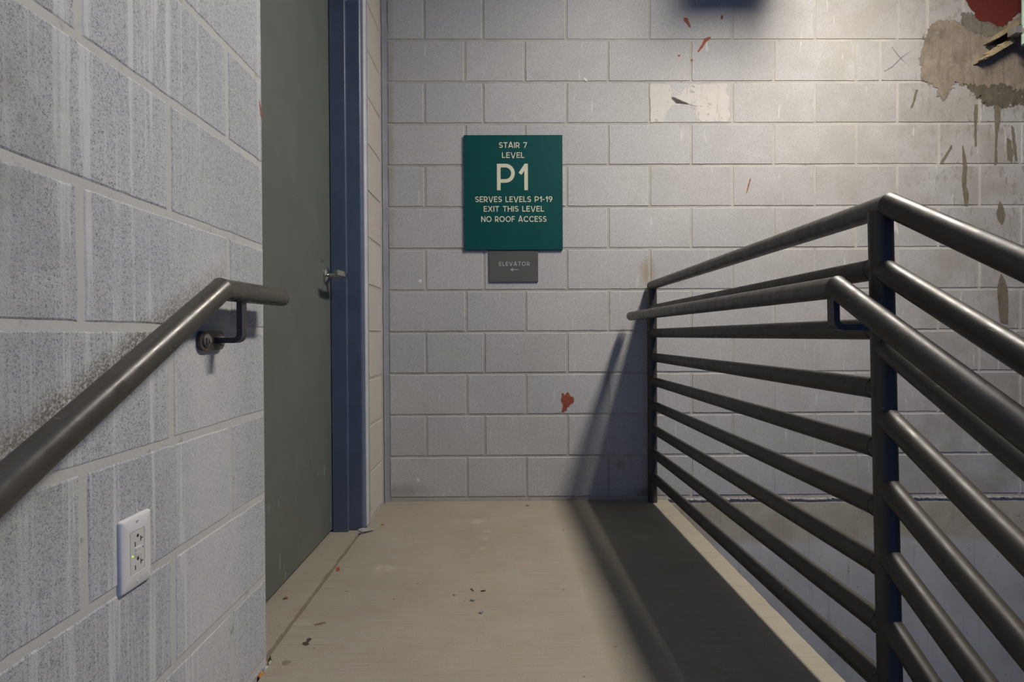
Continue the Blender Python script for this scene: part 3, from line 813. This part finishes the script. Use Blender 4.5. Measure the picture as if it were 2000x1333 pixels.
pl = obj('mounting_plate', bm, BRACKB, br)
bm = bmesh.new()
cyl(bm, (XL + .008, 1.072, bz + .001), (XL + .0115, 1.072, bz + .001), .0125, 24)
cyl(bm, (XL + .0115, 1.072, bz + .001), (XL + .0155, 1.072, bz + .001), .0085, 6)
cyl(bm, (XL + .0155, 1.072, bz + .001), (XL + .018, 1.072, bz + .001), .0045, 14)
obj('bolt', bm, STEEL, br)
bm = bmesh.new(); cyl(bm, (XL + .008, 1.128, bz), (XL + .0125, 1.128, bz), .0085, 6); obj('bolt', bm, STEEL, br)

# ------------------------------------------------------------------ guard railing
gd = tag(empty('guard_railing', (.73, 1.035, 0)), 'dark bronze pipe guard railing along the open edge and down the stair', 'railing')
def pxn(h): return .7145 + .022 * (1.008 - h)            # the near post is a little out of plumb
TOP, STEP = 1.0515, .11586
NY, FY, FX = 1.035, 2.628, .6995
DRX = .0066
corner = (.7165, 1.013, TOP)
bm = bmesh.new()
e = 2.3
tube(bm, [(FX, FY + .012, TOP), corner, (corner[0] + DRX * e, corner[1] - e, TOP - SLOPE * e)], RAD, 48, cap0=False)
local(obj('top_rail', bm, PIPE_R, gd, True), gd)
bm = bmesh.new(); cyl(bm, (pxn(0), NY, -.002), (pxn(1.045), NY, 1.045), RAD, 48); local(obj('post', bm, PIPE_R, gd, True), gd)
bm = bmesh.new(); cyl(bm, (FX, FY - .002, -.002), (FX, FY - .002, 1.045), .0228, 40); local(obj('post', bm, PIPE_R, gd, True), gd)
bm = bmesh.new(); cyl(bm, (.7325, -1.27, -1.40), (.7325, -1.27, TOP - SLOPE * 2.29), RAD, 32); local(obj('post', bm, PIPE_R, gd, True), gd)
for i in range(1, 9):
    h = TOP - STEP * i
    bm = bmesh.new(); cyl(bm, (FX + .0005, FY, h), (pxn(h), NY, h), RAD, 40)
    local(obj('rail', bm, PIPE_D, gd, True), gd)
    bm = bmesh.new()                                        # weld collar where the rail meets the post
    d = Vector((pxn(h) - FX, NY - FY, 0)).normalized()
    p = Vector((pxn(h), NY, h)) - d * (RAD - .001)
    bmesh.ops.create_uvsphere(bm, u_segments=24, v_segments=10, radius=RAD + .0016, matrix=Matrix.Translation(p - d * .002) @ Matrix.Diagonal((1, .22, 1, 1)))
    local(obj('weld_bead', bm, PIPE_D, gd, True), gd)
for i, h in enumerate((.932, .786, .651, .517, .382, .250, .118)):
    x = pxn(h); y = NY - .006
    bm = bmesh.new(); cyl(bm, (x, y, h), (x + DRX * 2.26, y - 2.26, h - SLOPE * 2.26), RAD, 40)
    local(obj('sloped_rail', bm, PIPE_R if i < 2 else PIPE_D, gd, True), gd)

# ------------------------------------------------------------------ handrail carried by the guard
hr = tag(empty('handrail', (.62, 1.8, .9)), 'bronze pipe handrail carried inside the guard railing on the open side', 'handrail')
bm = bmesh.new(); e = 2.2
tube(bm, [(.5905, 2.604, .9015), (.6335, 1.041, .9000), (.6335 + DRX * e, 1.041 - e, .9000 - SLOPE * e)], RAD, 48)
local(obj('rail', bm, PIPE_R, hr, True), hr)
bm = bmesh.new(); hy2 = 1.052; hz2 = .823
x1 = pxn(hz2) - RAD + .004
pts = [(x1, hy2 - .004, hz2), (.6355 + .014, hy2, hz2)] + arc((.6345 + .014, hy2, hz2 + .014), .014, -PI / 2, -PI, 6, (1, 0, 0), (0, 0, 1))[1:] + [(.6335, hy2, .9000 - RAD + .004)]
flatbar(bm, pts, (0, 1, 0), .022, .0115)
local(obj('bracket', bm, BRACK, hr), hr)

# ------------------------------------------------------------------ stair stringer let into the wall, top right
stg = tag(empty('stair_stringer', (2.4, DEP, 2.25)), 'mortar-crusted steel stringer of the upper stair, let into the wall at top right', 'stringer')
def rough_bar(name, p0, p1, prot, t, mat, seed, amp):
    """flange sticking out of the wall along p0-p1 (x,z), crusted with mortar"""
    bm = bmesh.new(); n = 80; prev = None
    p0, p1 = Vector(p0), Vector(p1); d = (p1 - p0).normalized(); nn = Vector((-d.y, d.x))
    for i in range(n + 1):
        p = p0.lerp(p1, i / n)
        a = noise.noise(Vector((seed, i * .31, 0))) * amp; b_ = noise.noise(Vector((seed + 4, i * .47, 0))) * amp
        k = min(1, i / 6 + .15)
        y0 = DEP + .002; y1 = DEP - prot * k - b_
        q0 = p + nn * (t / 2 + a * .7) * k; q1 = p - nn * (t / 2 + b_ * .5) * k
        ring = [bm.verts.new((q0.x, y0, q0.y)), bm.verts.new((q0.x, y1, q0.y)), bm.verts.new((q1.x, y1, q1.y)), bm.verts.new((q1.x, y0, q1.y))]
        if prev:
            for j in range(4): bm.faces.new((prev[j], prev[(j + 1) % 4], ring[(j + 1) % 4], ring[j]))
        else: bm.faces.new(ring)
        prev = ring
    bm.faces.new(prev[::-1])
    return obj(name, bm, mat)
for nm, a, b_, pr, t, m, sd, am in (('upper_flange', (2.335, 2.225), (2.995, 2.636), .042, .020, MUD, 1, .006),
                              ('lower_flange', (2.285, 2.128), (2.995, 2.548), .050, .018, MUD, 5, .010)):
    o = rough_bar(nm, a, b_, pr, t, m, sd, am); o.parent = stg; local(o, stg)
bm = bmesh.new()
q = [bm.verts.new((x, DEP - .004, z)) for x, z in ((2.345, 2.215), (2.995, 2.626), (2.995, 2.555), (2.38, 2.19))]
q2 = [bm.verts.new((v.co.x, DEP + .01, v.co.z)) for v in q]
bm.faces.new(q); bm.faces.new(q2[::-1])
for i in range(4): bm.faces.new((q[i], q[(i + 1) % 4], q2[(i + 1) % 4], q2[i]))
o = obj('web', bm, DARK); o.parent = stg; local(o, stg)  # near-black colour stands in for the shade between the flanges
bm = bmesh.new()
for i, (x, z, s) in enumerate(((2.345, 2.17, .018), (2.372, 2.185, .02), (2.40, 2.205, .018), (2.325, 2.15, .014), (2.415, 2.215, .014), (2.305, 2.14, .010))):
    rock(bm, (x, DEP - .026, z), s, .022, s * .6, i + 11)
o = obj('mortar_lump', bm, MUD, None, False); o.parent = stg; local(o, stg)

# green pipe with its clamp, at the right edge
gp = tag(empty('pipe', (2.462, DEP - .10, 2.18)), 'pale green pipe end hanging at the upper right edge by the stringer', 'pipe')
bm = bmesh.new(); cyl(bm, (2.458, DEP - .10, 2.178), (2.458, DEP - .10, 3.092), .020, 28)
o = obj('pipe_run', bm, PIPEG, None, True); o.parent = gp; local(o, gp)
bm = bmesh.new(); cyl(bm, (2.458, DEP - .10, 2.228), (2.458, DEP - .10, 2.250), .0225, 28)
box(bm, 2.405, 2.452, DEP - .10, DEP - .056, 2.232, 2.268, .002)
o = obj('clamp', bm, STEEL, None, True); o.parent = gp; local(o, gp)

# ------------------------------------------------------------------ debris
def pebble(name, c, s, m, label, group=None, seed=0, sub=2, rot=0.):
    bm = bmesh.new(); rock(bm, (0, 0, s[2] * .72), *s, seed, sub)
    o = obj(name, bm, m, None, False, c); o.rotation_euler.z = rot
    return tag(o, label, 'stone' if m not in (LEAF, TWIG, ORANGE) else ('leaf' if m is LEAF else 'twig' if m is TWIG else 'chip'), group)
pebble('mortar_chip', (-.597, 2.236, .002), (.035, .011, .0095), STONE, 'long grey mortar chip lying on the floor joint by the door frame', None, 3, 3, .52)
pebble('pebble', (-.081, 1.578, 0), (.0062, .005, .0052), STONE, 'biggest and nearest of the crumbs in the middle of the landing', 'crumbs on the landing', 5)
pebble('pebble', (-.112, 1.652, 0), (.0070, .0040, .0042), STONE, 'dark crumb just behind the biggest crumb on the landing', 'crumbs on the landing', 6)
pebble('pebble', (-.171, 1.688, 0), (.0042, .003, .003), STONE, 'leftmost small crumb in the middle of the landing', 'crumbs on the landing', 7)
pebble('pebble', (-.135, 1.651, 0), (.0020, .0018, .0018), STONE, 'tiniest crumb, just left of the dark crumb on the landing', 'crumbs on the landing', 8, 1)
pebble('pebble', (.090, 2.575, 0), (.0085, .006, .0065), STONE, 'small grey stone lying near the foot of the back wall', None, 9)
for i, (y, s) in enumerate(((1.362, .0044), (1.352, .0055), (1.343, .0042), (1.334, .0052), (1.325, .0046), (1.316, .004))):
    pebble('gravel', ((-.6105 if y > 1.372 else -.5965) + .002 * ((i * 7) % 3 - 1), y, -.0075), (s, s * 1.1, s * .8), PALEST, 'pale bit of gravel caught in the floor joint at the wall end', 'gravel in the floor joint', 20 + i)
pebble('orange_chip', (-.5965, 1.300, -.007), (.0045, .012, .006), ORANGE, 'orange chip wedged in the floor joint at the bottom of the left wall', None, 31)
def flake(name, pts, z, m, label, cat):
    bm = bmesh.new(); A = [bm.verts.new((x, y, z + .0015 + .0012 * ((i * 5) % 3))) for i, (x, y) in enumerate(pts)]; B = [bm.verts.new(v.co + Vector((0, 0, -.0014))) for v in A]
    n = len(A); bm.faces.new(A); bm.faces.new(B[::-1])
    for i in range(n): bm.faces.new((A[i], A[(i + 1) % n], B[(i + 1) % n], B[i]))
    return tag(obj(name, bm, m), label, cat)
flake('dry_leaf', [(-.693, 1.660), (-.688, 1.668), (-.681, 1.667), (-.678, 1.661), (-.683, 1.657), (-.689, 1.656)], .0065, LEAF, 'small reddish brown leaf bit on the strip before the door', 'leaf')
flake('dry_leaf', [(-.551, 2.325), (-.543, 2.333), (-.534, 2.327), (-.541, 2.320)], 0, mat_plain('red_leaf', (.40, .09, .03), .7), 'tiny red leaf bit near the mortar chip and the door frame', 'leaf')
flake('twig', [(-.124, 1.727), (-.120, 1.728), (-.111, 1.712), (-.113, 1.711)], 0, TWIG, 'left of two tiny twigs behind the crumbs on the landing', 'twig')
flake('twig', [(-.090, 1.716), (-.083, 1.714), (-.075, 1.718), (-.074, 1.714), (-.082, 1.709), (-.090, 1.713)], 0, TWIG, 'right of two tiny twigs behind the crumbs on the landing', 'twig')

# ------------------------------------------------------------------ the lamp and an added shadow blocker (above the picture)
CEIL = 3.09
LY0, LY1, LX, LZ, LW = .95, 1.85, 1.31, 2.95, .12
lp = tag(empty('strip_light', (LX, 1.36, CEIL)), 'strip light on the ceiling over the open stairwell', 'lamp')
bm = bmesh.new()                                    # open trough: back plate and four sides
box(bm, LX - LW - .012, LX + LW + .012, LY0 - .012, LY1 + .012, LZ + .03, CEIL, .004)
for a in ((LX - LW - .012, LX - LW, LY0 - .012, LY1 + .012), (LX + LW, LX + LW + .012, LY0 - .012, LY1 + .012), (LX - LW, LX + LW, LY0 - .012, LY0), (LX - LW, LX + LW, LY1, LY1 + .012)):
    box(bm, *a, LZ - .012, LZ + .03)
local(obj('housing', bm, HOUS, lp), lp)
bm = bmesh.new(); box(bm, LX - LW, LX + LW, LY0, LY1, LZ, LZ + .008); local(obj('lens', bm, LENS, lp), lp)
sblk = tag(empty('shadow_blocker', (1.18, 2.12, 2.6)), 'unseen grey box added under the ceiling to shade the top of the back wall', 'box')  # added out of view to cast the soft dark patch on the wall
bm = bmesh.new(); box(bm, 1.03, 1.32, 2.02, 2.16, 2.615, 2.86, .006); local(obj('body', bm, HOUS, sblk), sblk)
bm = bmesh.new(); cyl(bm, (1.18, 2.12, 2.855), (1.18, 2.12, CEIL + .004), .013, 16); local(obj('blocker_rod', bm, HOUS, sblk), sblk)
